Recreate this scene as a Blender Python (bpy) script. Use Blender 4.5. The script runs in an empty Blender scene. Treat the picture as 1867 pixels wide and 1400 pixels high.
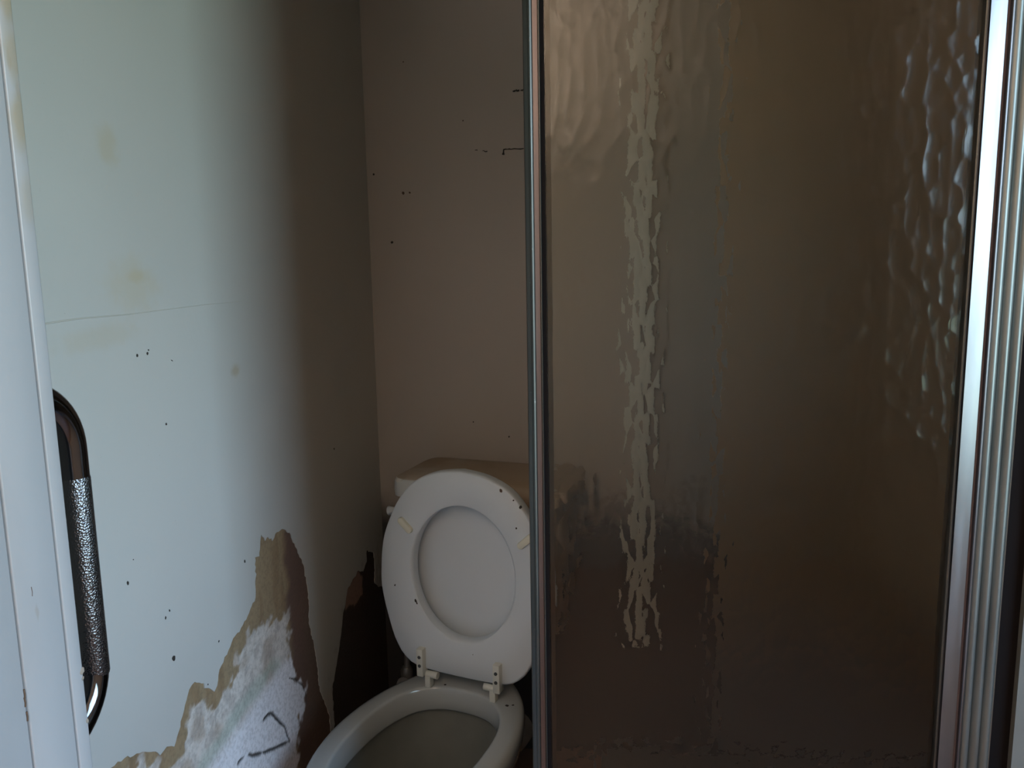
import bpy, bmesh, math, random
import numpy as np
from mathutils import Vector, Matrix, geometry, noise
random.seed(7)
PI = math.pi
S = bpy.context.scene
C = S.collection

# ------------------------------------------------------------------ camera
EYE = Vector((0.0, 0.0, 1.275))
yaw, pitch, roll = math.radians(9.0), math.radians(8.5), math.radians(-1.0)
fwd = Vector((-math.sin(yaw)*math.cos(pitch), math.cos(yaw)*math.cos(pitch), -math.sin(pitch)))
rt = Vector((math.cos(yaw), math.sin(yaw), 0))
up = rt.cross(fwd)
r2 = math.cos(roll)*rt + math.sin(roll)*up
u2 = -math.sin(roll)*rt + math.cos(roll)*up
cd = bpy.data.cameras.new('camera'); cam = bpy.data.objects.new('camera', cd); C.objects.link(cam)
cd.sensor_fit = 'HORIZONTAL'; cd.sensor_width = 36.0; cd.lens = 36.0*1402/1867
cd.clip_start = 0.02
m = Matrix((r2, u2, -fwd)).transposed().to_4x4(); m.translation = EYE
cam.matrix_world = m
S.camera = cam

# ------------------------------------------------------------------ sky and daylight window
WIN_X, WIN_Y0, WIN_Y1, WIN_Z0, WIN_Z1 = 1.30, -0.50, 0.60, 0.80, 2.02
W = bpy.data.worlds.new('sky'); S.world = W; W.use_nodes = True
nt = W.node_tree; nt.nodes.clear()
tc = nt.nodes.new('ShaderNodeTexCoord'); sp = nt.nodes.new('ShaderNodeSeparateXYZ')
cr = nt.nodes.new('ShaderNodeValToRGB'); mr = nt.nodes.new('ShaderNodeMapRange')
bg = nt.nodes.new('ShaderNodeBackground'); wo = nt.nodes.new('ShaderNodeOutputWorld')
mr.inputs['From Min'].default_value = -1; mr.inputs['From Max'].default_value = 1
nt.links.new(tc.outputs['Generated'], sp.inputs[0]); nt.links.new(sp.outputs['Z'], mr.inputs['Value'])
nt.links.new(mr.outputs[0], cr.inputs[0]); nt.links.new(cr.outputs[0], bg.inputs[0]); nt.links.new(bg.outputs[0], wo.inputs[0])
e = cr.color_ramp.elements
e[0].position = 0.0; e[0].color = (0.18, 0.24, 0.17, 1)
e[1].position = 1.0; e[1].color = (0.36, 0.64, 1.06, 1)
k = e.new(0.47); k.color = (0.30, 0.42, 0.34, 1)
k = e.new(0.52); k.color = (0.68, 0.92, 1.08, 1)
k = e.new(0.70); k.color = (0.48, 0.75, 1.08, 1)
bg.inputs['Strength'].default_value = 1.30

pl = bpy.data.lights.new('window_daylight', 'AREA'); po = bpy.data.objects.new('window_daylight', pl); C.objects.link(po)
pl.shape = 'RECTANGLE'; pl.size = WIN_Y1-WIN_Y0; pl.size_y = WIN_Z1-WIN_Z0
pl.cycles.is_portal = True
po.location = (WIN_X+0.04, (WIN_Y0+WIN_Y1)/2, (WIN_Z0+WIN_Z1)/2)
po.rotation_euler = (PI/2, 0, PI/2)      # faces -X, into the room

# unseen fill lamp added behind the doorway: a warm glow thrown onto the hall ceiling
ul = bpy.data.lights.new('added_hall_fill', 'AREA'); uo = bpy.data.objects.new('added_hall_fill', ul); C.objects.link(uo)
ul.shape = 'DISK'; ul.size = 0.35; ul.energy = 5.3; ul.color = (1.0, 0.83, 0.73)
uo.location = (-0.45, -0.80, 1.72); uo.rotation_euler = (PI, 0, 0)

S.view_settings.view_transform = 'Standard'; S.view_settings.look = 'None'
S.view_settings.gamma = 1.0; S.view_settings.use_curve_mapping = False
S.view_settings.exposure = 3.2
cy = S.cycles
cy.max_bounces = 14; cy.diffuse_bounces = 8; cy.glossy_bounces = 6; cy.transmission_bounces = 8
cy.use_denoising = True
cy.caustics_reflective = False; cy.caustics_refractive = False

# ------------------------------------------------------------------ material helpers
def new_mat(name):
    mt = bpy.data.materials.new(name); mt.use_nodes = True
    n = mt.node_tree; return mt, n, n.nodes['Principled BSDF']

def N(n, kind, **kw):
    d = n.nodes.new(kind)
    for a, v in kw.items():
        setattr(d, a, v)
    return d

def mixc(n, fac, a, b, blend='MIX'):
    mx = n.nodes.new('ShaderNodeMix'); mx.data_type = 'RGBA'; mx.blend_type = blend
    for sock, v in ((mx.inputs[0], fac), (mx.inputs[6], a), (mx.inputs[7], b)):
        if isinstance(v, (tuple, list)): sock.default_value = (*v[:3], 1)
        elif isinstance(v, (int, float)): sock.default_value = v
        else: n.links.new(v, sock)
    return mx.outputs[2]

def ramp(n, src, p0, p1, v0=0.0, v1=1.0):
    r = n.nodes.new('ShaderNodeMapRange'); r.interpolation_type = 'SMOOTHSTEP'
    r.inputs['From Min'].default_value = p0; r.inputs['From Max'].default_value = p1
    r.inputs['To Min'].default_value = v0; r.inputs['To Max'].default_value = v1
    n.links.new(src, r.inputs['Value']); return r.outputs[0]

def noise_tex(n, scale, detail=4, stretch=(1, 1, 1), rough=0.5, loc=(0, 0, 0)):
    t = n.nodes.new('ShaderNodeTexCoord'); mp = n.nodes.new('ShaderNodeMapping')
    mp.inputs['Scale'].default_value = stretch; mp.inputs['Location'].default_value = loc
    x = n.nodes.new('ShaderNodeTexNoise'); x.inputs['Scale'].default_value = scale
    x.inputs['Detail'].default_value = detail; x.inputs['Roughness'].default_value = rough
    n.links.new(t.outputs['Object'], mp.inputs[0]); n.links.new(mp.outputs[0], x.inputs['Vector'])
    return x.outputs['Fac']

def add_bump(n, b, height, strength, dist):
    bp = n.nodes.new('ShaderNodeBump'); bp.inputs['Strength'].default_value = strength
    bp.inputs['Distance'].default_value = dist
    n.links.new(height, bp.inputs['Height']); n.links.new(bp.outputs[0], b.inputs['Normal'])

def smudge(n, col, loc, rad, tint, amount):
    """a soft discoloured spot of the paint around a point of the wall (object coordinates)"""
    t = n.nodes.new('ShaderNodeTexCoord'); mp = n.nodes.new('ShaderNodeMapping')
    mp.vector_type = 'TEXTURE'
    mp.inputs['Location'].default_value = loc; mp.inputs['Scale'].default_value = rad
    ln = n.nodes.new('ShaderNodeVectorMath'); ln.operation = 'LENGTH'
    n.links.new(t.outputs['Object'], mp.inputs[0]); n.links.new(mp.outputs[0], ln.inputs[0])
    nz = noise_tex(n, 40, 3)
    ad = n.nodes.new('ShaderNodeMath'); ad.operation = 'ADD'
    n.links.new(ln.outputs['Value'], ad.inputs[0]); n.links.new(nz, ad.inputs[1])
    f = ramp(n, ad.outputs[0], 0.75, 1.55, amount, 0.0)
    return mixc(n, f, col, tint)

def plain(name, col, rough=0.6, metal=0.0, var=0.12, scale=18, bump=0.0, bscale=120, coat=0.0):
    mt, n, b = new_mat(name)
    c = mixc(n, noise_tex(n, scale, 4), tuple(v*(1-var) for v in col), tuple(min(1, v*(1+var)) for v in col))
    n.links.new(c, b.inputs['Base Color'])
    b.inputs['Roughness'].default_value = rough; b.inputs['Metallic'].default_value = metal
    b.inputs['Coat Weight'].default_value = coat
    if bump: add_bump(n, b, noise_tex(n, bscale, 3), bump, 0.002)
    return mt

PAINT = (0.57, 0.56, 0.53)
def wall_paint(name, col, smudges=(), dark_foot=False):
    mt, n, b = new_mat(name)
    c = mixc(n, ramp(n, noise_tex(n, 2.2, 5), 0.35, 0.7), tuple(v*0.94 for v in col), col)
    c = mixc(n, ramp(n, noise_tex(n, 5.0, 6, (1, 1, 0.5)), 0.56, 0.8, 0, 0.22), c, (col[0]*0.86, col[1]*0.78, col[2]*0.62))
    c = mixc(n, ramp(n, noise_tex(n, 260, 2), 0.76, 0.80, 0, 0.35), c, (0.25, 0.22, 0.17))
    for (loc, rad, tint, am) in smudges:
        c = smudge(n, c, loc, rad, tint, am)
    if dark_foot:     # dark band along the foot of the wall, ragged upper edge
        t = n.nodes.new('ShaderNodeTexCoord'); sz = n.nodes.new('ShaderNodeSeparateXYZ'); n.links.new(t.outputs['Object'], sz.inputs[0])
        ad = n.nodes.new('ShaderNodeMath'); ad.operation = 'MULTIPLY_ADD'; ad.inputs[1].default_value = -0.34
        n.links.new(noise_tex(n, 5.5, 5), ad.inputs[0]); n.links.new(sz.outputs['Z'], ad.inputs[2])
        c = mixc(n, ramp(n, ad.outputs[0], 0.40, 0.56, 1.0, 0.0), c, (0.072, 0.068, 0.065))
    n.links.new(c, b.inputs['Base Color']); b.inputs['Roughness'].default_value = 0.55
    b.inputs['Specular IOR Level'].default_value = 0.3
    add_bump(n, b, noise_tex(n, 90, 4), 0.12, 0.002)
    return mt

# ------------------------------------------------------------------ mesh helpers
def mesh_obj(name, verts, faces, mt, parent=None, smooth=False, angle=None):
    me = bpy.data.meshes.new(name); me.from_pydata([tuple(v) for v in verts], [], faces); me.update()
    o = bpy.data.objects.new(name, me); C.objects.link(o)
    if mt: me.materials.append(mt)
    if smooth:
        for p in me.polygons: p.use_smooth = True
        if angle is not None: me.set_sharp_from_angle(angle=math.radians(angle))
    if parent: o.parent = parent
    return o

def bm_obj(name, bm, mt, parent=None, smooth=True, angle=35):
    bmesh.ops.recalc_face_normals(bm, faces=bm.faces)
    me = bpy.data.meshes.new(name); bm.to_mesh(me); bm.free()
    o = bpy.data.objects.new(name, me); C.objects.link(o)
    if mt: me.materials.append(mt)
    if smooth:
        for p in me.polygons: p.use_smooth = True
        me.set_sharp_from_angle(angle=math.radians(angle))
    if parent: o.parent = parent
    return o

def add_box(bm, x0, x1, y0, y1, z0, z1, bev=0.0, seg=2):
    r = bmesh.ops.create_cube(bm, size=1.0)
    vs = r['verts']
    for v in vs:
        v.co = Vector(((x0+x1)/2+v.co.x*(x1-x0), (y0+y1)/2+v.co.y*(y1-y0), (z0+z1)/2+v.co.z*(z1-z0)))
    if bev:
        ed = list({ed for v in vs for ed in v.link_edges})
        bmesh.ops.bevel(bm, geom=ed, offset=bev, segments=seg, profile=0.5, affect='EDGES')

def box(name, x0, x1, y0, y1, z0, z1, mt, parent=None, bev=0.0, seg=2):
    bm = bmesh.new(); add_box(bm, x0, x1, y0, y1, z0, z1, bev, seg)
    return bm_obj(name, bm, mt, parent, smooth=bev > 0, angle=50)

def extrude_xy(name, poly, z0, z1, mt, parent=None, smooth=True, angle=25):
    bm = bmesh.new()
    a = [bm.verts.new((p[0], p[1], z0)) for p in poly]; b = [bm.verts.new((p[0], p[1], z1)) for p in poly]
    k = len(poly)
    for i in range(k): bm.faces.new((a[i], a[(i+1) % k], b[(i+1) % k], b[i]))
    bm.faces.new(a[::-1]); bm.faces.new(b)
    return bm_obj(name, bm, mt, parent, smooth, angle)

def add_tube(bm, pts, rad, seg=16, caps=True):
    pts = [Vector(p) for p in pts]; rings = []
    rads = rad if isinstance(rad, (list, tuple)) else [rad]*len(pts)
    ref = None
    for i, p in enumerate(pts):
        t = (pts[min(i+1, len(pts)-1)]-pts[max(i-1, 0)]).normalized()
        if ref is None:
            ref = Vector((0, 0, 1)) if abs(t.z) < 0.9 else Vector((1, 0, 0))
        a = (ref - t*ref.dot(t)).normalized(); ref = a; b = t.cross(a)
        rings.append([bm.verts.new(p+a*math.cos(2*PI*j/seg)*rads[i]+b*math.sin(2*PI*j/seg)*rads[i]) for j in range(seg)])
    for i in range(len(rings)-1):
        for j in range(seg):
            bm.faces.new((rings[i][j], rings[i][(j+1) % seg], rings[i+1][(j+1) % seg], rings[i+1][j]))
    if caps:
        bm.faces.new(rings[0][::-1]); bm.faces.new(rings[-1])

def tube(name, pts, rad, mt, parent=None, seg=16):
    bm = bmesh.new(); add_tube(bm, pts, rad, seg); return bm_obj(name, bm, mt, parent)

def loft(name, rings, mt, parent=None, closed=False, cap0=True, cap1=True, angle=40):
    bm = bmesh.new(); R = [[bm.verts.new(v) for v in r] for r in rings]; k = len(R[0])
    for i in range(len(R)-1 if not closed else len(R)):
        a, b = R[i], R[(i+1) % len(R)]
        for j in range(k): bm.faces.new((a[j], a[(j+1) % k], b[(j+1) % k], b[j]))
    if not closed:
        if cap0: bm.faces.new(R[0][::-1])
        if cap1: bm.faces.new(R[-1])
    return bm_obj(name, bm, mt, parent, True, angle)

def empty(name, loc, rotz, label, cat, group=None):
    o = bpy.data.objects.new(name, None); C.objects.link(o); o.location = loc; o.rotation_euler = (0, 0, rotz)
    o.empty_display_size = 0.1
    tag(o, label, cat, group); return o

def tag(o, label, cat=None, group=None):
    o['label'] = label
    if cat: o['category'] = cat
    if group: o['group'] = group
    return o

def struct(o, label=None, cat=None):
    o['kind'] = 'structure'
    if label: o['label'] = label
    if cat: o['category'] = cat
    return o

# ------------------------------------------------------------------ materials
M_left = wall_paint('left_wall_paint', PAINT, [
    ((-0.652, 0.944, 1.274), (0.05, 0.028, 0.012), (0.50, 0.42, 0.28), 0.5),
    ((-0.652, 0.935, 1.262), (0.05, 0.07, 0.05), (0.54, 0.46, 0.32), 0.35),
    ((-0.652, 0.907, 1.435), (0.05, 0.028, 0.035), (0.50, 0.42, 0.28), 0.4),
    ((-0.652, 1.182, 1.116), (0.05, 0.020, 0.014), (0.42, 0.33, 0.20), 0.55),
    ((-0.652, 0.86, 1.20), (0.05, 0.10, 0.022), (0.52, 0.45, 0.33), 0.3),
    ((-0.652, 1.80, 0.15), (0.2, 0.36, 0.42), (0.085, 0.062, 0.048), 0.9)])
M_back = wall_paint('back_wall_paint', (0.55, 0.495, 0.455), dark_foot=True)
M_ceil = plain('ceiling_paint', (0.52, 0.47, 0.41), 0.8)
M_hall = plain('hall_paint', (0.66, 0.60, 0.52), 0.7)
M_floor = plain('brown_floor', (0.33, 0.22, 0.165), 0.5, scale=6, var=0.3)
def lining_mat():
    mt, n, b = new_mat('brown_shower_lining')
    c = mixc(n, noise_tex(n, 3, 4), (0.46, 0.31, 0.18), (0.66, 0.44, 0.255))
    t = N(n, 'ShaderNodeTexCoord'); sz = N(n, 'ShaderNodeSeparateXYZ'); n.links.new(t.outputs['Object'], sz.inputs[0])
    ad = N(n, 'ShaderNodeMath', operation='MULTIPLY_ADD'); ad.inputs[1].default_value = -0.30
    n.links.new(noise_tex(n, 4, 5), ad.inputs[0]); n.links.new(sz.outputs['Z'], ad.inputs[2])
    c = mixc(n, ramp(n, ad.outputs[0], 0.05, 0.45, 0.85, 0.0), c, (0.19, 0.20, 0.21))   # greyer and darker towards the bottom
    n.links.new(c, b.inputs['Base Color']); b.inputs['Roughness'].default_value = 0.4
    return mt
M_shower = lining_mat()
M_stub = plain('pale_shower_wall', (0.15, 0.155, 0.145), 0.4)
M_batten = plain('pale_batten', (0.90, 0.93, 0.86), 0.5, var=0.05)
M_trim = None
M_china = plain('white_china', (0.44, 0.47, 0.48), 0.18, var=0.04, scale=8, coat=0.3)
M_seat = plain('white_plastic', (0.66, 0.71, 0.76), 0.33, var=0.02)
M_bump = plain('cream_plastic', (0.72, 0.71, 0.60), 0.4, var=0.03)
M_hinge = plain('hinge_plastic', (0.66, 0.67, 0.62), 0.4, var=0.03)
M_screw = plain('grey_screw', (0.13, 0.13, 0.125), 0.4, metal=0.6)
M_dark = plain('dark_spot', (0.035, 0.028, 0.022), 0.8)
M_brownspot = plain('brown_spot', (0.12, 0.075, 0.05), 0.8)
M_rubber = plain('black_rubber', (0.010, 0.008, 0.008), 0.9)
M_rubber.node_tree.nodes['Principled BSDF'].inputs['Specular IOR Level'].default_value = 0.05
M_water = None

def metal(name, col, rough, streak=0.05):
    mt, n, b = new_mat(name)
    c = mixc(n, ramp(n, noise_tex(n, 30, 5, (1, 1, 0.2)), 0.35, 0.75), col, tuple(v*0.82 for v in col))
    c = mixc(n, ramp(n, noise_tex(n, 150, 2), 0.72, 0.77, 0, 0.6), c, (0.25, 0.23, 0.22))
    n.links.new(c, b.inputs['Base Color']); b.inputs['Metallic'].default_value = 1.0
    r = ramp(n, noise_tex(n, 60, 4, (1, 1, 0.1)), 0.3, 0.7, rough-streak, rough+streak)
    n.links.new(r, b.inputs['Roughness'])
    return mt
M_alu = metal('satin_aluminium', (0.25, 0.243, 0.26), 0.37)
M_alu_dull = metal('dull_aluminium', (0.24, 0.255, 0.25), 0.46)
M_alu_red = metal('pinkish_aluminium', (0.20, 0.165, 0.165), 0.44)
M_alu_post = metal('grey_aluminium', (0.13, 0.125, 0.115), 0.48)
M_copper = plain('brown_edge_strip', (0.55, 0.41, 0.33), 0.5)
M_chrome = metal('dark_chrome', (0.15, 0.15, 0.17), 0.09, 0.02)

def knurl_mat():
    mt, n, b = new_mat('knurled_chrome')
    b.inputs['Metallic'].default_value = 1.0; b.inputs['Base Color'].default_value = (0.18, 0.18, 0.195, 1)
    b.inputs['Roughness'].default_value = 0.27
    t = N(n, 'ShaderNodeTexCoord'); v = N(n, 'ShaderNodeTexVoronoi'); v.inputs['Scale'].default_value = 620
    n.links.new(t.outputs['Object'], v.inputs['Vector'])
    add_bump(n, b, v.outputs['Distance'], 0.8, 0.0006)
    return mt
M_knurl = knurl_mat()

def trim_mat():
    mt, n, b = new_mat('white_gloss_trim')
    c = mixc(n, ramp(n, noise_tex(n, 12, 5, (1, 1, 0.3)), 0.4, 0.75), (0.42, 0.42, 0.435), (0.37, 0.365, 0.375))
    c = mixc(n, ramp(n, noise_tex(n, 70, 3, (1, 1, 0.25)), 0.70, 0.76, 0, 0.6), c, (0.34, 0.30, 0.27))
    for (z, am) in ((1.47, 0.9), (1.425, 0.7), (1.38, 0.8), (1.33, 0.4)):
        c = smudge(n, c, (-0.421, 0.497, z), (0.03, 0.012, 0.03), (0.37, 0.31, 0.22), am)
    n.links.new(c, b.inputs['Base Color']); b.inputs['Roughness'].default_value = 0.35
    add_bump(n, b, noise_tex(n, 60, 3, (1, 1, 0.2)), 0.15, 0.001)
    return mt
M_trim = trim_mat()

def lid_mat():
    mt, n, b = new_mat('tan_white_china')
    g = N(n, 'ShaderNodeNewGeometry'); s = N(n, 'ShaderNodeSeparateXYZ'); n.links.new(g.outputs['Normal'], s.inputs[0])
    nz = noise_tex(n, 9, 5)
    f = ramp(n, s.outputs['Z'], 0.55, 0.8)
    f2 = N(n, 'ShaderNodeMath', operation='MULTIPLY'); n.links.new(f, f2.inputs[0]); n.links.new(ramp(n, nz, 0.2, 0.6, 0.7, 1.0), f2.inputs[1])
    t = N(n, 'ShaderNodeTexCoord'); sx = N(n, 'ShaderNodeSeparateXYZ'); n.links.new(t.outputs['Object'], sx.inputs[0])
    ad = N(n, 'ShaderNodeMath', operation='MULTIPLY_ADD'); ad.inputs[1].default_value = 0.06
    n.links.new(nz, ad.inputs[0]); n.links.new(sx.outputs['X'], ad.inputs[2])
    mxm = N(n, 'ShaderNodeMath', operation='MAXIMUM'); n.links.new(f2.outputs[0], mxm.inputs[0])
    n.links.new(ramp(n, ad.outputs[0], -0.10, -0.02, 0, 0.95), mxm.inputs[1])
    c = mixc(n, mxm.outputs[0], (0.72, 0.75, 0.76), (0.36, 0.27, 0.185))  # tan on upward faces and towards the right end
    n.links.new(c, b.inputs['Base Color']); b.inputs['Roughness'].default_value = 0.5
    return mt
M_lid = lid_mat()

def water_mat():
    mt, n, b = new_mat('murky_water')
    b.inputs['Base Color'].default_value = (0.10, 0.098, 0.078, 1); b.inputs['Roughness'].default_value = 0.05
    return mt
M_water = water_mat()

def glass_mat(relief=True):
    mt, n, b = new_mat('hammered_glass' if relief else 'smooth_glass_face')
    n.nodes.remove(b)
    g = N(n, 'ShaderNodeBsdfGlass'); g.inputs['IOR'].default_value = 1.5; g.inputs['Roughness'].default_value = 0.02
    g.inputs['Color'].default_value = (0.90, 0.885, 0.84, 1)
    n.links.new(g.outputs[0], n.nodes['Material Output'].inputs['Surface'])
    if not relief: return mt
    t = N(n, 'ShaderNodeTexCoord'); mp = N(n, 'ShaderNodeMapping'); mp.inputs['Scale'].default_value = (68, 0.01, 40)
    nz = N(n, 'ShaderNodeTexNoise'); nz.inputs['Scale'].default_value = 25
    ad = N(n, 'ShaderNodeVectorMath', operation='MULTIPLY_ADD'); ad.inputs[1].default_value = (0.008, 0, 0.012)
    n.links.new(t.outputs['Object'], nz.inputs['Vector'])
    n.links.new(nz.outputs['Color'], ad.inputs[0]); n.links.new(t.outputs['Object'], ad.inputs[2])
    n.links.new(ad.outputs[0], mp.inputs[0])
    v = N(n, 'ShaderNodeTexVoronoi'); v.feature = 'SMOOTH_F1'; v.inputs['Smoothness'].default_value = 0.35; v.inputs['Scale'].default_value = 1.0
    v.inputs['Randomness'].default_value = 0.85
    n.links.new(mp.outputs[0], v.inputs['Vector'])
    pw = N(n, 'ShaderNodeMath', operation='POWER'); pw.inputs[1].default_value = 2.0
    n.links.new(v.outputs['Distance'], pw.inputs[0])
    bp = N(n, 'ShaderNodeBump'); bp.inputs['Strength'].default_value = 1.0; bp.inputs['Distance'].default_value = 0.00095
    fine = N(n, 'ShaderNodeTexNoise'); fine.inputs['Scale'].default_value = 190; fine.inputs['Detail'].default_value = 2
    n.links.new(t.outputs['Object'], fine.inputs['Vector'])
    hs = N(n, 'ShaderNodeMath', operation='MULTIPLY_ADD'); hs.inputs[1].default_value = 0.10
    n.links.new(fine.outputs['Fac'], hs.inputs[0]); n.links.new(pw.outputs[0], hs.inputs[2])
    n.links.new(hs.outputs[0], bp.inputs['Height'])
    # refracting face with a slightly soft sheen
    rf = N(n, 'ShaderNodeBsdfRefraction'); rf.inputs['IOR'].default_value = 1.5; rf.inputs['Roughness'].default_value = 0.02
    rf.inputs['Color'].default_value = (0.90, 0.885, 0.84, 1)
    gl = N(n, 'ShaderNodeBsdfGlossy'); gl.inputs['Roughness'].default_value = 0.15; gl.inputs['Color'].default_value = (0.6, 0.6, 0.6, 1)
    fr = N(n, 'ShaderNodeFresnel'); fr.inputs['IOR'].default_value = 1.5
    ms = N(n, 'ShaderNodeMixShader')
    for d in (rf, gl, fr): n.links.new(bp.outputs[0], d.inputs['Normal'])
    n.links.new(fr.outputs[0], ms.inputs[0]); n.links.new(rf.outputs[0], ms.inputs[1]); n.links.new(gl.outputs[0], ms.inputs[2])
    n.links.new(ms.outputs[0], n.nodes['Material Output'].inputs['Surface'])
    n.nodes.remove(g)
    return mt
M_glass = glass_mat()
M_glass_flat = glass_mat(False)

# ------------------------------------------------------------------ room shell
XL, YB, ZC = -0.652, 1.88, 2.40           # left wall, back wall, ceiling height
FY0, FY1, JX = 0.375, 0.49, -0.421        # front wall and the face of its door jamb
struct(box('floor', -1.38, 1.38, -1.38, YB+0.08, -0.06, 0.0, M_floor))
struct(box('ceiling', -1.38, 1.38, -1.38, YB+0.08, ZC, ZC+0.06, M_ceil))
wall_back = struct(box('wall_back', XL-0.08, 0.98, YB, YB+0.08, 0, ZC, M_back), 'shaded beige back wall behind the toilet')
struct(box('wall_rear', -1.38, 1.38, -1.38, -1.30, 0, ZC, M_hall))
struct(box('wall_hall_left', -1.38, -1.30, -1.30, FY0, 0, ZC, M_hall))
wf = struct(box('wall_front', -1.38, JX-0.012, FY0, FY1, 0, ZC, M_hall))
struct(box('trim_6', JX-0.012, 1.30, FY0, FY1, 1.90, ZC, M_hall))  # unseen lintel, added to keep hall light off the toilet ceiling
struct(box('wall_shower_front', 0.488, 1.30, 1.0, 1.08, 0, ZC, M_stub))
struct(box('wall_shower_right', 0.90, 0.98, 1.08, YB, 0, ZC, M_shower))

# right wall with the daylight window
bm = bmesh.new()
add_box(bm, 1.30, 1.38, -1.30, WIN_Y0, 0, ZC); add_box(bm, 1.30, 1.38, WIN_Y1, 1.0, 0, ZC)
add_box(bm, 1.30, 1.38, WIN_Y0, WIN_Y1, 0, WIN_Z0); add_box(bm, 1.30, 1.38, WIN_Y0, WIN_Y1, WIN_Z1, ZC)
struct(bm_obj('wall_right', bm, M_hall, smooth=False))
win = struct(box('window_1', 1.31, 1.36, WIN_Y0-0.0, WIN_Y0+0.04, WIN_Z0, WIN_Z1, M_trim))
box('window_frame', 1.31, 1.36, WIN_Y1-0.04, WIN_Y1, WIN_Z0, WIN_Z1, M_trim, win)
box('window_frame', 1.31, 1.36, WIN_Y0+0.04, WIN_Y1-0.04, WIN_Z1-0.04, WIN_Z1, M_trim, win)
box('window_sill', 1.22, 1.36, WIN_Y0+0.04, WIN_Y1-0.04, WIN_Z0, WIN_Z0+0.03, M_trim, win)

# ---- left wall: plaster with a coloured damage grid, and the paint layer broken away from it
PEEL = [(0.60,0.05),(0.60,0.56),(0.66,0.585),(0.71,0.612),(0.76,0.648),(0.8035,0.6569),(0.8299,0.6527),(0.8589,0.6401),(0.8926,0.62),(0.9011,0.6084),(0.9171,0.6112),(0.9342,0.5999),(0.9522,0.6195),(0.967,0.6444),(0.9809,0.6617),(0.9962,0.6654),(1.0141,0.6525),(1.0461,0.6203),(1.055,0.6255),(1.0648,0.6474),(1.0904,0.6602),(1.1122,0.6769),(1.1463,0.6846),(1.1688,0.6949),(1.1949,0.7123),(1.1995,0.7458),(1.2027,0.7829),(1.2183,0.7789),(1.2296,0.8155),(1.2439,0.7981),(1.2509,0.8028),(1.2706,0.7884),(1.283,0.7976),(1.3148,0.7962),(1.3433,0.7786),(1.3633,0.7435),(1.3951,0.6936),(1.4069,0.6432),(1.4097,0.6041),(1.4042,0.5638),(1.4223,0.5127),(1.4315,0.4551),(1.4383,0.3978),(1.4591,0.3539),(1.48,0.3128),(1.48,0.05)]
PEEL2 = [(1.50,0.05),(1.502,0.368),(1.519,0.388),(1.5487,0.429),(1.573,0.4735),(1.5845,0.5024),(1.600,0.515),(1.618,0.545),(1.6593,0.555),(1.6927,0.5604),(1.725,0.545),(1.752,0.56),(1.7551,0.5874),(1.8052,0.5623),(1.8095,0.5258),(1.8021,0.4844),(1.83,0.46),(1.8825,0.44),(1.8825,0.05)]
WHITE = [(0.60,0.05),(0.60,0.53),(0.70,0.58),(0.76,0.62),(0.8481,0.6259),(0.8614,0.6311),(0.8899,0.6077),(0.9038,0.5872),(0.9498,0.571),(0.9597,0.6053),(0.9727,0.6255),(1.0004,0.6343),(1.0472,0.6066),(1.072,0.6124),(1.1169,0.6184),(1.1132,0.6379),(1.1769,0.6587),(1.2098,0.6611),(1.3124,0.6242),(1.3246,0.5862),(1.3112,0.5525),(1.3265,0.5034),(1.3455,0.4763),(1.3779,0.4367),(1.3746,0.4128),(1.33,0.36),(1.32,0.05)]
GREEN = [(0.96,0.50),(1.0123,0.5218),(1.086,0.5348),(1.1474,0.5473),(1.2057,0.5508),(1.2305,0.5638),(1.2591,0.5404)]
PINK = [(1.6,0.5),(1.612,0.5415),(1.6593,0.553),(1.6927,0.558),(1.7219,0.5304),(1.7165,0.49),(1.6593,0.487),(1.6234,0.5034)]
CRACKS = [[(1.1992,0.4765),(1.2184,0.4763),(1.2295,0.4714),(1.2465,0.4491),(1.2751,0.4151),(1.2844,0.3887),(1.2912,0.3752),(1.2392,0.3961),(1.1947,0.416),(1.1534,0.4381),(1.1407,0.4485)],
          [(1.1011,0.4579),(1.1111,0.4576),(1.1223,0.4554)],
          [(1.3039,0.4996),(1.3365,0.4772),(1.3607,0.4508),(1.3757,0.4208),(1.3735,0.4048)]]

def inside(px, py, poly):
    r = np.zeros(px.shape, bool); k = len(poly)
    for i in range(k):
        x1, y1 = poly[i]; x2, y2 = poly[(i+1) % k]
        if y1 == y2: continue
        c = ((y1 > py) != (y2 > py)) & (px < (x2-x1)*(py-y1)/(y2-y1)+x1)
        r ^= c
    return r

def seg_dist(px, py, line):
    d = np.full(px.shape, 9.0)
    for (x1, y1), (x2, y2) in zip(line[:-1], line[1:]):
        dx, dy = x2-x1, y2-y1; L = dx*dx+dy*dy
        t = np.clip(((px-x1)*dx+(py-y1)*dy)/L, 0, 1)
        d = np.minimum(d, np.hypot(px-x1-t*dx, py-y1-t*dy))
    return d

def vnoise(px, py, scale, seed):
    """smooth value noise, numpy"""
    rng = np.random.RandomState(seed); G = rng.rand(256, 256)
    x = px*scale; y = py*scale; xi = np.floor(x).astype(int); yi = np.floor(y).astype(int)
    fx = x-xi; fy = y-yi; fx = fx*fx*(3-2*fx); fy = fy*fy*(3-2*fy)
    g = lambda a, b: G[a % 256, b % 256]
    return (g(xi, yi)*(1-fx)+g(xi+1, yi)*fx)*(1-fy)+(g(xi, yi+1)*(1-fx)+g(xi+1, yi+1)*fx)*fy
def fbm(px, py, scale, seed):
    return sum(vnoise(px, py, scale*2**i, seed+i)*0.5**i for i in range(4))/1.875

def smooth01(v, a, b):
    t = np.clip((v-a)/(b-a), 0, 1); return t*t*(3-2*t)

def poly_sd(px, py, poly):
    d = seg_dist(px, py, list(poly)+[poly[0]]); return np.where(inside(px, py, poly), d, -d)

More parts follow.
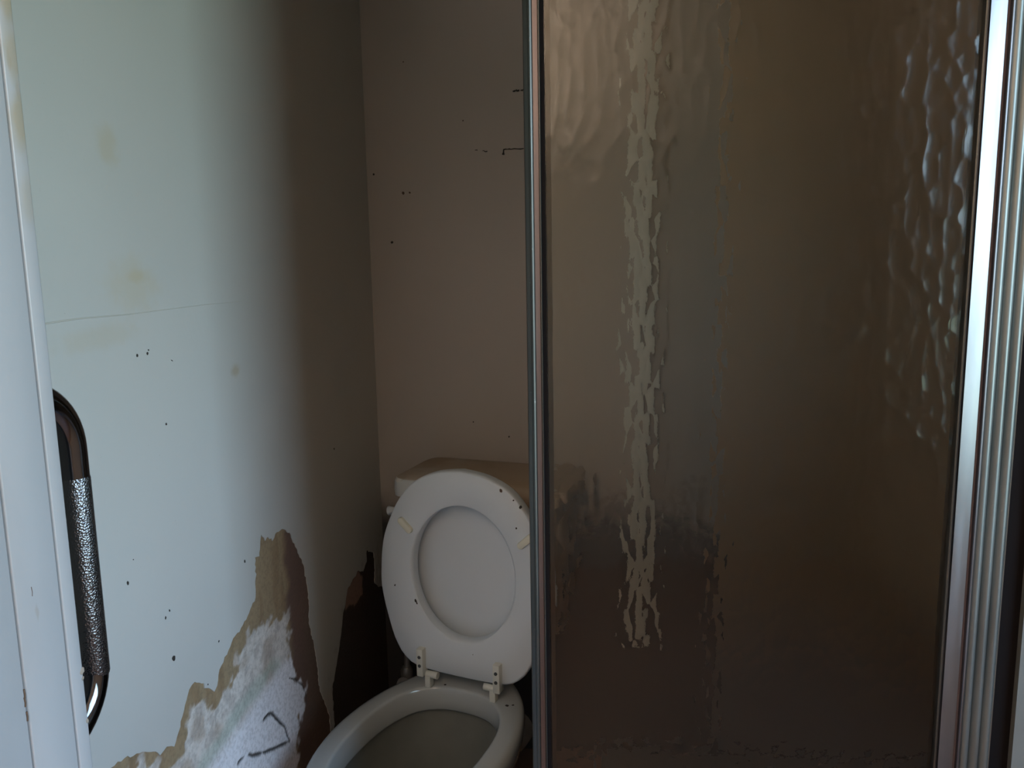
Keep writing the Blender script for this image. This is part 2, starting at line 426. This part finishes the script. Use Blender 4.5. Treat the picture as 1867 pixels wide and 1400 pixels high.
def plaster_mat():
    mt, n, b = new_mat('broken_plaster')
    a = N(n, 'ShaderNodeAttribute'); a.attribute_name = 'plaster_colour'
    c = mixc(n, ramp(n, noise_tex(n, 160, 4), 0.4, 0.7, 0, 0.25), a.outputs['Color'], (0.10, 0.07, 0.05))
    n.links.new(c, b.inputs['Base Color']); b.inputs['Roughness'].default_value = 0.85
    add_bump(n, b, noise_tex(n, 110, 5), 0.45, 0.003)
    return mt

def left_wall():
    core = struct(box('wall_left', XL-0.08, XL-0.007, FY1, YB, 0, ZC, M_hall), 'left wall, daylit pale paint peeling away low down')
    # plaster showing in the broken area
    ys = np.arange(0.55, 1.8840, 0.0033); zs = np.arange(0.03, 0.8401, 0.0033)
    Yg, Zg = np.meshgrid(ys, zs); ny, nz = len(ys), len(zs)
    n1 = fbm(Yg, Zg, 22, 1); n2 = fbm(Yg, Zg, 60, 9); n3 = fbm(Yg, Zg*0.25, 70, 17)
    col = np.empty(Yg.shape+(3,)); col[:] = (0.33, 0.235, 0.135)
    def lay(mask, c):
        c = np.array(c); col[:] = col*(1-mask[..., None])+c*mask[..., None]
    lay(0.5*smooth01(n3, 0.4, 0.75)*np.ones_like(n1), (0.22, 0.13, 0.065))
    right = smooth01(Yg+0.05*(n1-0.5), 1.30, 1.335)
    lay(right, (0.155, 0.09, 0.066))
    sd = poly_sd(Yg, Zg, WHITE)
    mw = smooth01(sd+0.05*(n1-0.5)+0.04*(n2-0.5), -0.003, 0.007)
    pl = np.empty_like(col); pl[:] = (0.68, 0.62, 0.57)
    d = smooth01(n1, 0.47, 0.70)[..., None]*0.65
    pl = pl*(1-d)+np.array((0.40, 0.31, 0.24))*d
    d = (smooth01(n2, 0.52, 0.68)*smooth01(Zg, 0.45, 0.6))[..., None]*0.5
    pl = pl*(1-d)+np.array((0.36, 0.31, 0.28))*d
    g = (1-smooth01(seg_dist(Yg, Zg, GREEN)+0.02*(n1-0.5), 0.003, 0.026))[..., None]*0.42
    pl = pl*(1-g)+np.array((0.30, 0.43, 0.36))*g
    low = smooth01(-(Zg-(0.515+0.12*(Yg-1.0))), -0.01, 0.03)[..., None]
    pl = pl*(1-low)+np.array((0.84, 0.81, 0.84))*low
    col = col*(1-mw[..., None])+pl*mw[..., None]
    # the darker, soaked part next to the corner
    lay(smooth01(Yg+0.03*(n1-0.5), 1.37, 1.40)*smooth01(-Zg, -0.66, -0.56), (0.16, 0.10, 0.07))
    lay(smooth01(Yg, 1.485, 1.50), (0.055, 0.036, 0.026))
    lay(smooth01(poly_sd(Yg, Zg, PINK)+0.012*(n2-0.5), -0.002, 0.003), (0.34, 0.21, 0.165))
    ck = np.ones_like(n1)
    for cl, w in zip(CRACKS, (0.0042, 0.0032, 0.0024)):
        dd = seg_dist(Yg, Zg, cl)+0.004*(n2-0.5)
        ck = np.minimum(ck, smooth01(dd, w*0.45, w))
    lay((1-ck)*0.96, (0.03, 0.024, 0.02))
    hgt = 0.0016*(n1-0.5)*mw-0.0025*(1-ck)
    X = XL-0.0016+np.clip(hgt, -0.0045, 0.0012)
    vs = np.stack([X, Yg, Zg], -1).reshape(-1, 3)
    idx = np.arange(ny*nz).reshape(nz, ny)
    fs = np.stack([idx[:-1, :-1], idx[:-1, 1:], idx[1:, 1:], idx[1:, :-1]], -1).reshape(-1, 4)
    me = bpy.data.meshes.new('plaster')
    me.from_pydata(vs.tolist(), [], fs.tolist()); me.update()
    at = me.color_attributes.new('plaster_colour', 'FLOAT_COLOR', 'POINT')
    at.data.foreach_set('color', np.concatenate([col.reshape(-1, 3), np.ones((ny*nz, 1))], 1).astype(np.float32).ravel())
    me.materials.append(plaster_mat())
    o = bpy.data.objects.new('plaster', me); C.objects.link(o); o.parent = core
    o['label'] = 'bare plaster and brown backing showing where the paint is gone'
    # paint layer with ragged holes
    def rag(poly):
        out = []; k = len(poly)
        for i in range(k):
            a, b = Vector(poly[i]), Vector(poly[(i+1) % k]); L = (b-a).length
            lim = a.y < 0.06 and b.y < 0.06
            m = 1 if lim else max(1, int(L/0.006))
            for j in range(m):
                p = a.lerp(b, j/m)
                if j and not lim:
                    nn = Vector((-(b-a).y, (b-a).x)).normalized()
                    p = p+nn*random.gauss(0, 0.0013)
                out.append(p)
        return out
    holes = [rag(PEEL), rag(PEEL2)]
    outer = [Vector(v) for v in ((FY1, 0), (YB+0.004, 0), (YB+0.004, ZC), (FY1, ZC))]
    vs, es = [], []
    for ring in [outer]+holes:
        s = len(vs); vs += ring; k = len(ring); es += [(s+i, s+(i+1) % k) for i in range(k)]
    V2, E2, F2, *_ = geometry.delaunay_2d_cdt(vs, es, [], 0, 1e-6)
    P = np.array([v[:] for v in V2])
    cen = np.array([P[list(f)].mean(0) for f in F2])
    bad = np.zeros(len(F2), bool)
    for h in holes: bad |= inside(cen[:, 0], cen[:, 1], [tuple(v) for v in h])
    keep = [list(f) for f, q in zip(F2, bad) if not q]
    n = len(P); T0, T1 = XL-0.0022, XL
    V = [(T1, p[0], p[1]) for p in P]+[(T0, p[0], p[1]) for p in P]
    cnt = {}
    for f in keep:
        for i in range(len(f)):
            a, b = f[i], f[(i+1) % len(f)]; cnt[(a, b)] = 1
    F = list(keep)+[[q+n for q in f[::-1]] for f in keep]
    for (a, b) in cnt:
        if (b, a) not in cnt: F.append([b, a, a+n, b+n])
    pl_o = mesh_obj('paint_layer', V, F, M_left, core)
    return core
wall_left = left_wall()

# spots and scuffs of the walls (small raised specks of dirt and screw holes)
def speck(name, parent, P, normal, r, mt, asp=1.0):
    bm = bmesh.new()
    bmesh.ops.create_icosphere(bm, subdivisions=1, radius=1.0)
    n = Vector(normal); t = n.orthogonal().normalized()
    if abs(n.x) > 0.5: t = Vector((0, 1, 0))
    else: t = Vector((1, 0, 0))
    b = n.cross(t)
    a = random.uniform(-0.6, 0.6); t, b = t*math.cos(a)+b*math.sin(a), b*math.cos(a)-t*math.sin(a)
    for v in bm.verts:
        c = v.co*(1+random.uniform(-0.25, 0.25))
        v.co = Vector(P)+t*c.x*r+b*c.y*r*asp+n*c.z*0.0008
    return bm_obj(name, bm, mt, parent)
LW = [(0.9293,1.1698,.0026,1),(0.9519,1.1702,.0024,1),(0.9545,1.1745,.0014,1),(1.0056,1.1541,.003,.25),(0.98,1.0664,.0023,1),(0.8684,0.8766,.0022,1.5),(0.9504,0.8007,.0018,1.3),(0.9403,0.7947,.0022,1.3),(1.0696,0.6937,.0024,1),(0.9509,0.7276,.0042,1.5),(1.1666,0.79,.0024,1.5),(1.5815,0.8884,.0028,1),(0.8835,0.9031,.001,1),(1.03,0.642,.0018,1)]
for (y, z, r, a) in LW:
    speck('dirt_spot', wall_left, (XL, y, z), (1, 0, 0), r, M_dark, a)
BW = [(-0.635,1.512,.0030),(-0.5611,1.4647,.0042),(-0.5445,1.4654,.003),(-0.5941,1.3457,.0036),(-0.399,0.8926,.0022),(-0.3078,0.8557,.0026),(-0.549,1.7715,.002),(-0.4059,1.6293,.002)]
for i, (x, z, r) in enumerate(BW):
    speck('nail_hole', wall_back, (x, YB, z), (0, -1, 0), r, M_brownspot if i in (1, 2, 6, 7) else M_dark)
def scuff(pts, r, parent=wall_back):
    q = []
    for a, b in zip(pts[:-1], pts[1:]):
        for j in range(4):
            t = j/4; q.append((a[0]+(b[0]-a[0])*t, YB, a[1]+(b[1]-a[1])*t+random.gauss(0, 0.0006)))
    q.append((pts[-1][0], YB, pts[-1][1]))
    return tube('scuff_mark', q, [r*random.uniform(0.6, 1.25) for _ in q], M_dark, parent, 6)
scuff([(-0.2836,1.6905),(-0.275,1.6914),(-0.2678,1.6916)], .0019)
scuff([(-0.2652,1.6915),(-0.2573,1.6923)], .0018)
scuff([(-0.3095,1.5452),(-0.3078,1.5592)], .0024)
scuff([(-0.3078,1.5592),(-0.29,1.559),(-0.2594,1.5588)], .0014)
for (x0, x1, z) in ((-0.378,-0.372,1.5594),(-0.36,-0.348,1.5570)):
    scuff([(x0, z), (x1, z-0.0005)], .0009)
# joint of the wall boards
jt = [(0.70,1.2215),(0.7727,1.2234),(0.80,1.2247),(0.8329,1.2257),(0.9144,1.2250),(1.0934,1.2288),(1.22,1.229)]
tube('board_joint', [(XL, a, b) for a, b in jt], [.0011,.0011,.0011,.001,.0008,.0006,.0003], plain('joint_line', (0.52, 0.50, 0.45), 0.7), wall_left, 6)  # thin joint strip, slightly darker than the paint

# ---- door jamb in the left foreground (boards with open gaps)
j1 = struct(box('trim_1', JX-0.02, JX, FY1-0.003, FY1+0.010, 0, ZC, M_trim, bev=0.0012), 'white painted bead along the edge of the door jamb', None)
j1['label'] = 'narrow white painted edge bead of the door jamb, tan stains near its top'
struct(box('trim_2', JX-0.02, JX-0.0004, 0.4455, FY1-0.0043, 0, ZC, M_trim, bev=0.0012), 'white door stop board of the jamb beside the edge bead')
struct(box('trim_3', JX-0.02, JX-0.0012, 0.30, 0.4445, 0, ZC, M_trim, bev=0.0012), 'wide white jamb board at the left edge of the picture')
struct(box('trim_4', JX-0.05, JX-0.02, 0.30, FY0, 0, ZC, M_trim))
for (y, z) in ((0.4438, 0.9845), (0.4434, 0.9785), (0.4438, 0.9674), (0.4600, 1.0535)):
    tube('scratch', [(JX-.0008, y, z+.004), (JX-.0008, y+.0004, z), (JX-.0008, y, z-.003)], .0006, M_brownspot, j1, 6)
# paint chips on the jamb edge
for (z, r) in ((0.972, .0022), (0.966, .0014), (0.93, .0016)):
    speck('paint_chip', j1, (JX, FY1+0.009, z), (1, 0, 0), r, plain('chipped_wood', (0.32, 0.27, 0.22), 0.8), 1.6)

# ------------------------------------------------------------------ grab rail on the far side of the jamb wall
RX, RS = -0.461, FY1+0.07
rail = empty('grab_rail', (RX, FY1, 1.04), 0, 'dark chrome grab rail with knurled grip behind the white door jamb', 'grab rail')
zt, zb, rb = 1.186, 0.892, 0.052
def rail_path():
    p = [(0, 0.004, zt)]
    for i in range(13):
        a = PI/2*i/12; p.append((0, RS-FY1-rb+rb*math.sin(a), zt-rb+rb*math.cos(a)))
    for i in range(13):
        a = PI/2*i/12; p.append((0, RS-FY1-rb+rb*math.cos(a), zb+rb-rb*math.sin(a)))
    p.append((0, 0.004, zb)); return [(x, y, z-1.04) for x, y, z in p]
tube('bar', rail_path(), 0.0122, M_chrome, rail, 32)
tube('knurled_grip', [(0, RS-FY1, 1.110-1.04), (0, RS-FY1, 1.108-1.04), (0, RS-FY1, 0.935-1.04), (0, RS-FY1, 0.933-1.04)], [0.0121, 0.01255, 0.01255, 0.0121], M_knurl, rail, 40)
for z in (zt, zb):
    tube('wall_flange', [(0, 0, z-1.04), (0, 0.006, z-1.04)], 0.026, M_chrome, rail, 32)

# ------------------------------------------------------------------ toilet
TH = math.radians(-15)
toilet = empty('toilet', (-0.342, 1.461, 0), TH, 'white close coupled toilet with seat and lid raised beside peeling wall', 'toilet')
# toilet axes: +X to its right as seen by the viewer, -Y to its front, +Z up
def egg(a, f1, f0, fc, z, nb=2.0, nf=2.0, k=72):
    out = []
    for i in range(k):
        t = 2*PI*i/k; c, s = math.cos(t), math.sin(t); e = 2/(nf if c > 0 else nb)
        x = a*math.copysign(abs(s)**e, s); f = fc+(f1-fc if c > 0 else fc-f0)*math.copysign(abs(c)**e, c)
        out.append((x, -f, z))
    return out
R = [egg(.112,.30,-.12,.08,0), egg(.112,.30,-.12,.08,.03), egg(.100,.28,-.12,.08,.09), egg(.100,.29,-.12,.08,.18),
     egg(.120,.34,-.12,.11,.26), egg(.150,.40,-.115,.15,.32), egg(.168,.435,-.108,.18,.352), egg(.174,.448,-.104,.19,.372), egg(.178,.455,-.101,.19,.39),
     egg(.176,.453,-.099,.19,.401), egg(.171,.448,-.095,.19,.4075), egg(.163,.440,-.086,.19,.410),
     egg(.136,.416,.001,.19,.410,2.6,2.1), egg(.132,.412,.005,.19,.4085,2.6,2.1), egg(.130,.410,.008,.19,.404,2.6,2.1),
     egg(.129,.408,.009,.19,.380,2.6,2.1), egg(.128,.407,.010,.19,.362,2.6,2.1), egg(.130,.410,.006,.19,.357,2.6,2.1),
     egg(.140,.420,-.004,.19,.357,2.5,2.1), egg(.142,.42,-.004,.19,.345,2.4,2.1), egg(.136,.405,.01,.19,.30,2.2), egg(.118,.36,.03,.18,.25),
     egg(.092,.30,.045,.16,.20), egg(.06,.22,.06,.13,.16), egg(.03,.17,.08,.12,.14)]
pan = loft('pan', R[:19], M_china, toilet, cap1=False, angle=60)
loft('bowl', R[18:], plain('shaded_stained_china', (0.19, 0.195, 0.18), 0.3, var=0.2, scale=14), pan, cap0=False, angle=60)  # shadow inside the bowl put into the colour, with mottled staining
mesh_obj('water', [v for v in egg(.0975,.312,.042,.163,.208)], [list(range(72))[::-1]], M_water, toilet)
for (x, f, r) in ((-.045, .004, .003), (.05, -.03, .0022), (.118, .02, .003), (.108, .026, .004), (-.09, -.02, .002), (.02, -.045, .003)):
    speck('dirt_spot', pan, (x, -f, 0.4102), (0, 0, 1), r, M_dark, 0.8)

# seat frame: plane leaning back 3 degrees
seat_root = bpy.data.objects.new('seat', None)
def catmull(pts, m):
    out = []; n = len(pts)
    for i in range(n-1):
        p0 = pts[max(i-1, 0)]; p1 = pts[i]; p2 = pts[i+1]; p3 = pts[min(i+2, n-1)]
        for j in range(m):
            t = j/m
            out.append(tuple(0.5*(2*p1[q]+(p2[q]-p0[q])*t+(2*p0[q]-5*p1[q]+4*p2[q]-p3[q])*t*t+(3*p1[q]-p0[q]-3*p2[q]+p3[q])*t**3) for q in (0, 1)))
    out.append(pts[-1]); return out
half = catmull([(0, .004), (.06, .005), (.108, .010), (.135, .026), (.152, .049), (.165, .078), (.186, .150), (.191, .200), (.184, .275), (.160, .338), (.135, .378), (.104, .408), (.055, .429), (0, .437)], 8)
outl = half+[(-x, s) for x, s in half[-2:0:-1]]
def resample(poly, cx, cs, k=96):
    """radius of an outline along k directions about (cx, cs)"""
    res = []
    for i in range(k):
        a = 2*PI*i/k; d = Vector((math.sin(a), math.cos(a))); best = 0
        for j in range(len(poly)):
            p = Vector(poly[j])-Vector((cx, cs)); q = Vector(poly[(j+1) % len(poly)])-Vector((cx, cs)); w = q-p
            den = d.x*w.y-d.y*w.x
            if abs(den) < 1e-12: continue
            t = (p.x*w.y-p.y*w.x)/den; u = (p.x*d.y-p.y*d.x)/den
            if t > 0 and -1e-6 <= u <= 1+1e-6: best = max(best, t)
        res.append((cx+d.x*best, cs+d.y*best))
    return res
OUT = resample(outl, 0.0, 0.22)
HOLE = [(0.004+0.117*math.sin(2*PI*i/96), 0.2235+0.141*math.cos(2*PI*i/96)) for i in range(96)]
TL = math.radians(3.0); O3 = Vector((0, -0.0, 0.440))
def sp3(x, s, n):
    """point of the raised seat: x across, s up from the hinges, n towards the viewer"""
    return (O3.x+x, O3.y+s*math.sin(TL)-n*math.cos(TL), O3.z+s*math.cos(TL)+n*math.sin(TL)*0)
def ring(u, n, A=OUT, B=HOLE): return [sp3(a[0]+(b[0]-a[0])*u, a[1]+(b[1]-a[1])*u, n) for a, b in zip(A, B)]
seat = loft('seat', [ring(0, .000), ring(0, .012), ring(.012, .0185), ring(.05, .021), ring(.5, .022), ring(.93, .021), ring(.985, .0185), ring(1, .012),
                     ring(1, -.004), ring(.96, -.009), ring(.5, -.012), ring(.05, -.008), ring(.01, -.004)], M_seat, toilet, closed=True, angle=50)
CEN = [(0.0, 0.22)]*96
def lidring(k, n): return [sp3(p[0]*k, 0.205+(p[1]-0.22)*k, n) for p in OUT]
lid = loft('lid', [lidring(.89, -.052), lidring(.905, -.048), lidring(.905, -.038), lidring(.89, -.034), lidring(.8, -.032), lidring(.5, -.0295), lidring(.2, -.0285), lidring(.02, -.0285)], M_seat, toilet, angle=50)
# bumpers
def pill(name, cx, cs, ang, L, w, h, parent, mt):
    rings = []
    base = []
    for i in range(24):
        a = 2*PI*i/24; base.append((w*math.cos(a)+(L if math.cos(a) > 0 else -L), w*math.sin(a)))
    for sc, n in ((1.0, 0.020), (1.0, 0.022+h*0.6), (0.9, 0.022+h*0.9), (0.7, 0.022+h)):
        r = []
        for x, y in base:
            x2 = x-(1-sc)*w*(1 if x > 0 else -1); y2 = y*sc
            r.append(sp3(cx+x2*math.cos(ang)-y2*math.sin(ang), cs+x2*math.sin(ang)+y2*math.cos(ang), n))
        rings.append(r)
    return loft(name, rings, mt, parent, cap0=True, cap1=True, angle=40)
pill('bumper', -.126, .312, math.radians(-42), .013, .0072, .007, seat, M_bump)
pill('bumper', .146, .312, math.radians(42), .013, .0072, .007, seat, M_bump)
for (x, s, r) in ((.092, .407, .0035), (.119, .390, .0018), (.134, .378, .003), (.125, .335, .0022), (-.154, .178, .0022), (-.104, .152, .003), (-.101, .147, .002), (.03, .06, .001)):
    P = sp3(x, s, .0216); speck('dirt_spot', seat, P, (0, -1, 0), r, M_dark if r < .0032 else M_brownspot, 1.3)
# hinges
for sx in (-1, 1):
    bm = bmesh.new(); x = sx*.088
    vs0 = len(bm.verts)
    add_box(bm, x-.0075, x+.0075, -.034, -.012, .440-.005, .440+.055, .0015)
    hg = bm_obj('hinge', bm, M_hinge, toilet, angle=40)
    for dz in (.019, .038):
        tube('screw', [(x, -.033, .440+dz), (x, -.0352, .440+dz)], .0036, M_screw, hg, 12)
    bm = bmesh.new()
    add_tube(bm, [(x-sx*.007, -.018, .436), (x-sx*.034, -.018, .436)], .0075, 16)
    add_box(bm, sx*.075-.0065, sx*.075+.0065, -.026, -.010, .409, .434, .0015)
    bm_obj('hinge_post', bm, M_hinge, toilet, angle=40)

# cistern (turned a little against the pan)
def rrect(w, d, r, z, k=6):
    out = []
    for qx, qy, a0 in ((1, 1, 0), (-1, 1, PI/2), (-1, -1, PI), (1, -1, 3*PI/2)):
        for i in range(k+1):
            a = a0+PI/2*i/k; out.append((qx*(w/2-r)+r*math.cos(a), qy*(d/2-r)+r*math.sin(a), z))
    return out
ca = math.radians(4)
ctr = Vector((-0.325, 1.705, 0))-Vector((-0.342, 1.461, 0))
lc = Vector((ctr.x*math.cos(-TH)-ctr.y*math.sin(-TH), ctr.x*math.sin(-TH)+ctr.y*math.cos(-TH), 0))
def place(r): return [(lc.x+x*math.cos(ca)-y*math.sin(ca), lc.y+x*math.sin(ca)+y*math.cos(ca), z) for x, y, z in r]
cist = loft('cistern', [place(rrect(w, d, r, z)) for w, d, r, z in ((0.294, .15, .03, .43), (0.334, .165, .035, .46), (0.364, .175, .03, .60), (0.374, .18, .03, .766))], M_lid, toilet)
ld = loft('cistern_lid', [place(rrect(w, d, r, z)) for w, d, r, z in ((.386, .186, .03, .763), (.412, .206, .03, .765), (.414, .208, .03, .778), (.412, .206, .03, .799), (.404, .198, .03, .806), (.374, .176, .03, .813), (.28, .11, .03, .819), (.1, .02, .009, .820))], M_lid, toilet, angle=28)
bm = bmesh.new()
pts = [(-.147, -.088, .735), (-.147, -.106, .735), (-.172, -.110, .735), (-.196, -.110, .734), (-.208, -.110, .732)]
add_tube(bm, [place([p])[0] for p in pts], [.011, .011, .008, .008, .011], 14)
bm_obj('flush_lever', bm, M_seat, toilet)
tube('outlet', [(0, .10, .26), (0, .16, .22), (0, .23, .17), (0, .26, .17)], .045, M_china, toilet, 24)
tube('flush_neck', [place([(0, 0, .44)])[0], place([(0, -.02, .40)])[0], (0, .09, .36), (0, .06, .34)], .05, M_china, toilet, 24)

# supply pipe and valve behind the pan
vp = empty('water_valve', (-0.575, 1.80, 0), 0, 'small grey water valve and pipe low behind the toilet', 'valve')
M_pipe = plain('grey_pipe', (0.40, 0.39, 0.37), 0.4, metal=0.5)
tube('pipe', [(0, 0, 0), (0, 0, .25), (.005, .002, .34), (.02, .004, .38), (.03, .004, .39)], .008, M_pipe, vp, 14)
tube('valve_body', [(0, 0, .20), (0, 0, .21), (0, 0, .25), (0, 0, .26)], [.011, .016, .016, .011], M_pipe, vp, 18)
tube('tap_handle', [(0, -.014, .23), (0, -.03, .23), (0, -.032, .23), (0, -.046, .23)], [.006, .006, .017, .015], plain('grey_knob', (0.45, 0.44, 0.42), 0.5), vp, 14)

# ------------------------------------------------------------------ shower enclosure
struct(box('trim_5', -.004, .048, YB-.035, YB, .335, ZC, M_batten, bev=.004), 'pale upright batten on the back wall seen through the shower glass')
lin = box('shower_lining', .205, .90, YB-.012, YB, .05, ZC, M_shower, wall_back)
lin['label'] = 'brown lining board of the shower back wall'
tray = bm = bmesh.new()
add_box(bm, -.150, .895, .86, .93, 0, .10, .006); add_box(bm, -.075, .895, .93, YB-.013, 0, .045, .006)

tag(bm_obj('shower_tray', bm, plain('dark_tray', (0.24, 0.25, 0.27), 0.4), angle=50), 'dark shower tray on the floor behind the textured glass', 'shower tray')

ANG = math.radians(3.8)
PR = Vector((0.398, 1.0)); dv = Vector((math.cos(ANG), math.sin(ANG))); nv = Vector((math.sin(ANG), -math.cos(ANG)))
def sn(s, n): p = PR+dv*s+nv*n; return (p.x, p.y)
def s_of(ratio, n=0.0):
    """position along the screen of a vertical line standing in a given plan direction from the doorway"""
    # PR + s*dv + n*nv  ->  x = ratio*y
    a = PR+nv*n; return (ratio*a.y-a.x)/(dv.x-ratio*dv.y)
Z0, Z1 = .105, 1.98
scr = empty('shower_screen', (*sn(-.25, 0), .10), 0, 'shower screen of hammered glass in an aluminium frame', 'shower screen')
inv = Matrix.Translation((-scr.location.x, -scr.location.y, -scr.location.z))
def part(name, poly, mt, z0=Z0, z1=Z1, parent=scr, angle=25):
    q = [sn(*p) for p in poly]; l = scr.location
    return extrude_xy(name, [(x-l.x, y-l.y) for x, y in q], z0-l.z, z1-l.z, mt, parent, True, angle)
# glass pane: its local axes run along the pane so the relief lies in the pane
sL, sR = s_of(-.117), s_of(.396)
gp = box('glass_pane', sL-.004, sR+.004, -.0025, .0025, 0, Z1-Z0-.02, M_glass, None)
gp.data.materials.append(M_glass_flat)
for p in gp.data.polygons: p.material_index = 0 if p.normal.y < -0.5 else 1
gp.parent = scr
gp.location = (PR.x-scr.location.x, PR.y-scr.location.y, Z0+.01-scr.location.z); gp.rotation_euler = (0, 0, ANG)
# left stile
a, b, c, d, e_, f = [s_of(r, .010) for r in (-.1370, -.1312, -.1262, -.1185, -.1168, -.1120)]
st = part('left_stile', [(a-.002, -.012), (a, .001), (b-.0008, .006), (b, .0085), (b+.0006, .0108), ((b+c)/2, .0122), (c-.0006, .0112), (c, .0095), (c+.0006, .0085), (d-.0006, .0082), (d, .0100), (d+.0004, .0108), (e_-.0003, .0108), (e_, .009), (e_+.0003, .004), (e_, -.012)], M_alu_post, angle=20)
part('pink_face', [(c+.0007, .0080), (c+.0007, .0090), (d-.0007, .0088), (d-.0007, .0080)], M_alu_red, parent=st)
part('gasket', [(e_, .0045), (f+.0006, .0040), (f+.0006, .0027), (e_, .0027)], M_rubber)
part('gasket', [(e_, -.0027), (f+.0020, -.0027), (f+.0020, -.006), (e_, -.006)], M_rubber)
part('added_lip', [(f+.0020, -.0030), (f+.0075, -.0040), (f+.0075, -.009), (f+.0020, -.009)], M_copper)  # added lip, its brown imitates the post's edge refracted in the glass
# right stile: bead, broad flat face, groove, thin outer lip
r_ = [s_of(r, .008) for r in (.3945, .3985, .4172, .4218, .4243)]
st = part('right_stile', [(r_[1]-.0004, -.012), (r_[1]-.0004, .0060), (r_[1], .0060), (r_[1]+.0004, .0101), (r_[2]-.0005, .0084), (r_[2], .0082), (r_[2]+.0003, .003), (r_[3]-.0003, .003), (r_[3], .0095), (r_[3]+.0006, .0103), (r_[4]-.0004, .0103), (r_[4], .0095), (r_[4], -.012)], M_alu, angle=20)
part('glazing_bead', [(r_[0], -.012), (r_[0], .0055), (r_[0]+.0006, .0072), (r_[0]+.0020, .0080), (r_[1]-.0012, .0076), (r_[1]-.0007, .0058), (r_[1]-.0006, -.012)], M_alu_post, parent=st)
part('groove_strip', [(r_[2]+.0003, .0025), (r_[3]-.0003, .0025), (r_[3]-.0003, .0045), (r_[2]+.0003, .0045)], plain('mauve_strip', (0.13, 0.10, 0.11), 0.5), parent=st)
# fluted wall channel
q0, q1 = s_of(.4248, .008), s_of(.4620, .008)
prof = [(q0, -.016), (q0, .004)]
nfl = 3; wv = (q1-q0)/nfl
for i in range(nfl*12+1):
    t = i/(nfl*12); u = (t*nfl) % 1.0
    prof.append((q0+(q1-q0)*t, .0035+.0055*abs(math.sin(PI*u))**0.7*(1 if (i % 12) else 0)))
prof += [(q1+.0012, .004), (q1+.0012, -.016)]
part('wall_channel', prof, M_alu_dull, angle=30)
w0, w1 = s_of(.4640, -.004), s_of(.4865, -.004)
part('wall_seal', [(q1+.0014, -.016), (q1+.0014, -.006), (w1-.0022, -.004), (w1-.0012, -.001), (w1, -.004), (w1, -.016)], M_rubber)
part('seal_edge', [(w1-.0026, -.0035), (w1-.0020, .0008), (w1-.0008, .0008), (w1-.0005, -.0035)], M_copper)
part('bottom_rail', [(sL, -.012), (sR, -.012), (sR, .008), (sL, .008)], M_alu_dull, .101, .135)
part('top_rail', [(sL, -.012), (sR, -.012), (sR, .008), (sL, .008)], M_alu_dull, Z1-.03, Z1+.002)

# ------------------------------------------------------------------ labels of the setting
SETTING = {'floor': ('brown floor running from the hall under the toilet', 'floor'), 'ceiling': ('dull cream painted ceiling over hall and toilet', 'ceiling'),
 'wall_back': (None, 'wall'), 'wall_left': (None, 'wall'), 'wall_rear': ('plain cream hall wall behind the camera', 'wall'),
 'wall_hall_left': ('plain cream wall on the left of the hall', 'wall'), 'wall_front': ('wall end that carries the white door jamb and grab rail', 'wall'),
 'wall_shower_front': ('grey wall end right of the black shower seal', 'wall'), 'wall_shower_right': ('brown side wall inside the shower', 'wall'),
 'wall_right': ('cream wall with the daylight window opening', 'wall'), 'window_1': ('white window frame letting daylight in from the right', 'window'),
 'trim_1': (None, 'trim'), 'trim_2': (None, 'trim'), 'trim_3': (None, 'trim'), 'trim_4': ('hidden backing board behind the white jamb', 'trim'),
 'trim_5': (None, 'trim'), 'trim_6': ('unseen cream lintel added above the doorway to cut ceiling light', 'trim')}
for nm, (lb, ct) in SETTING.items():
    o = bpy.data.objects[nm]; o['kind'] = 'structure'; o['category'] = ct
    if lb: o['label'] = lb
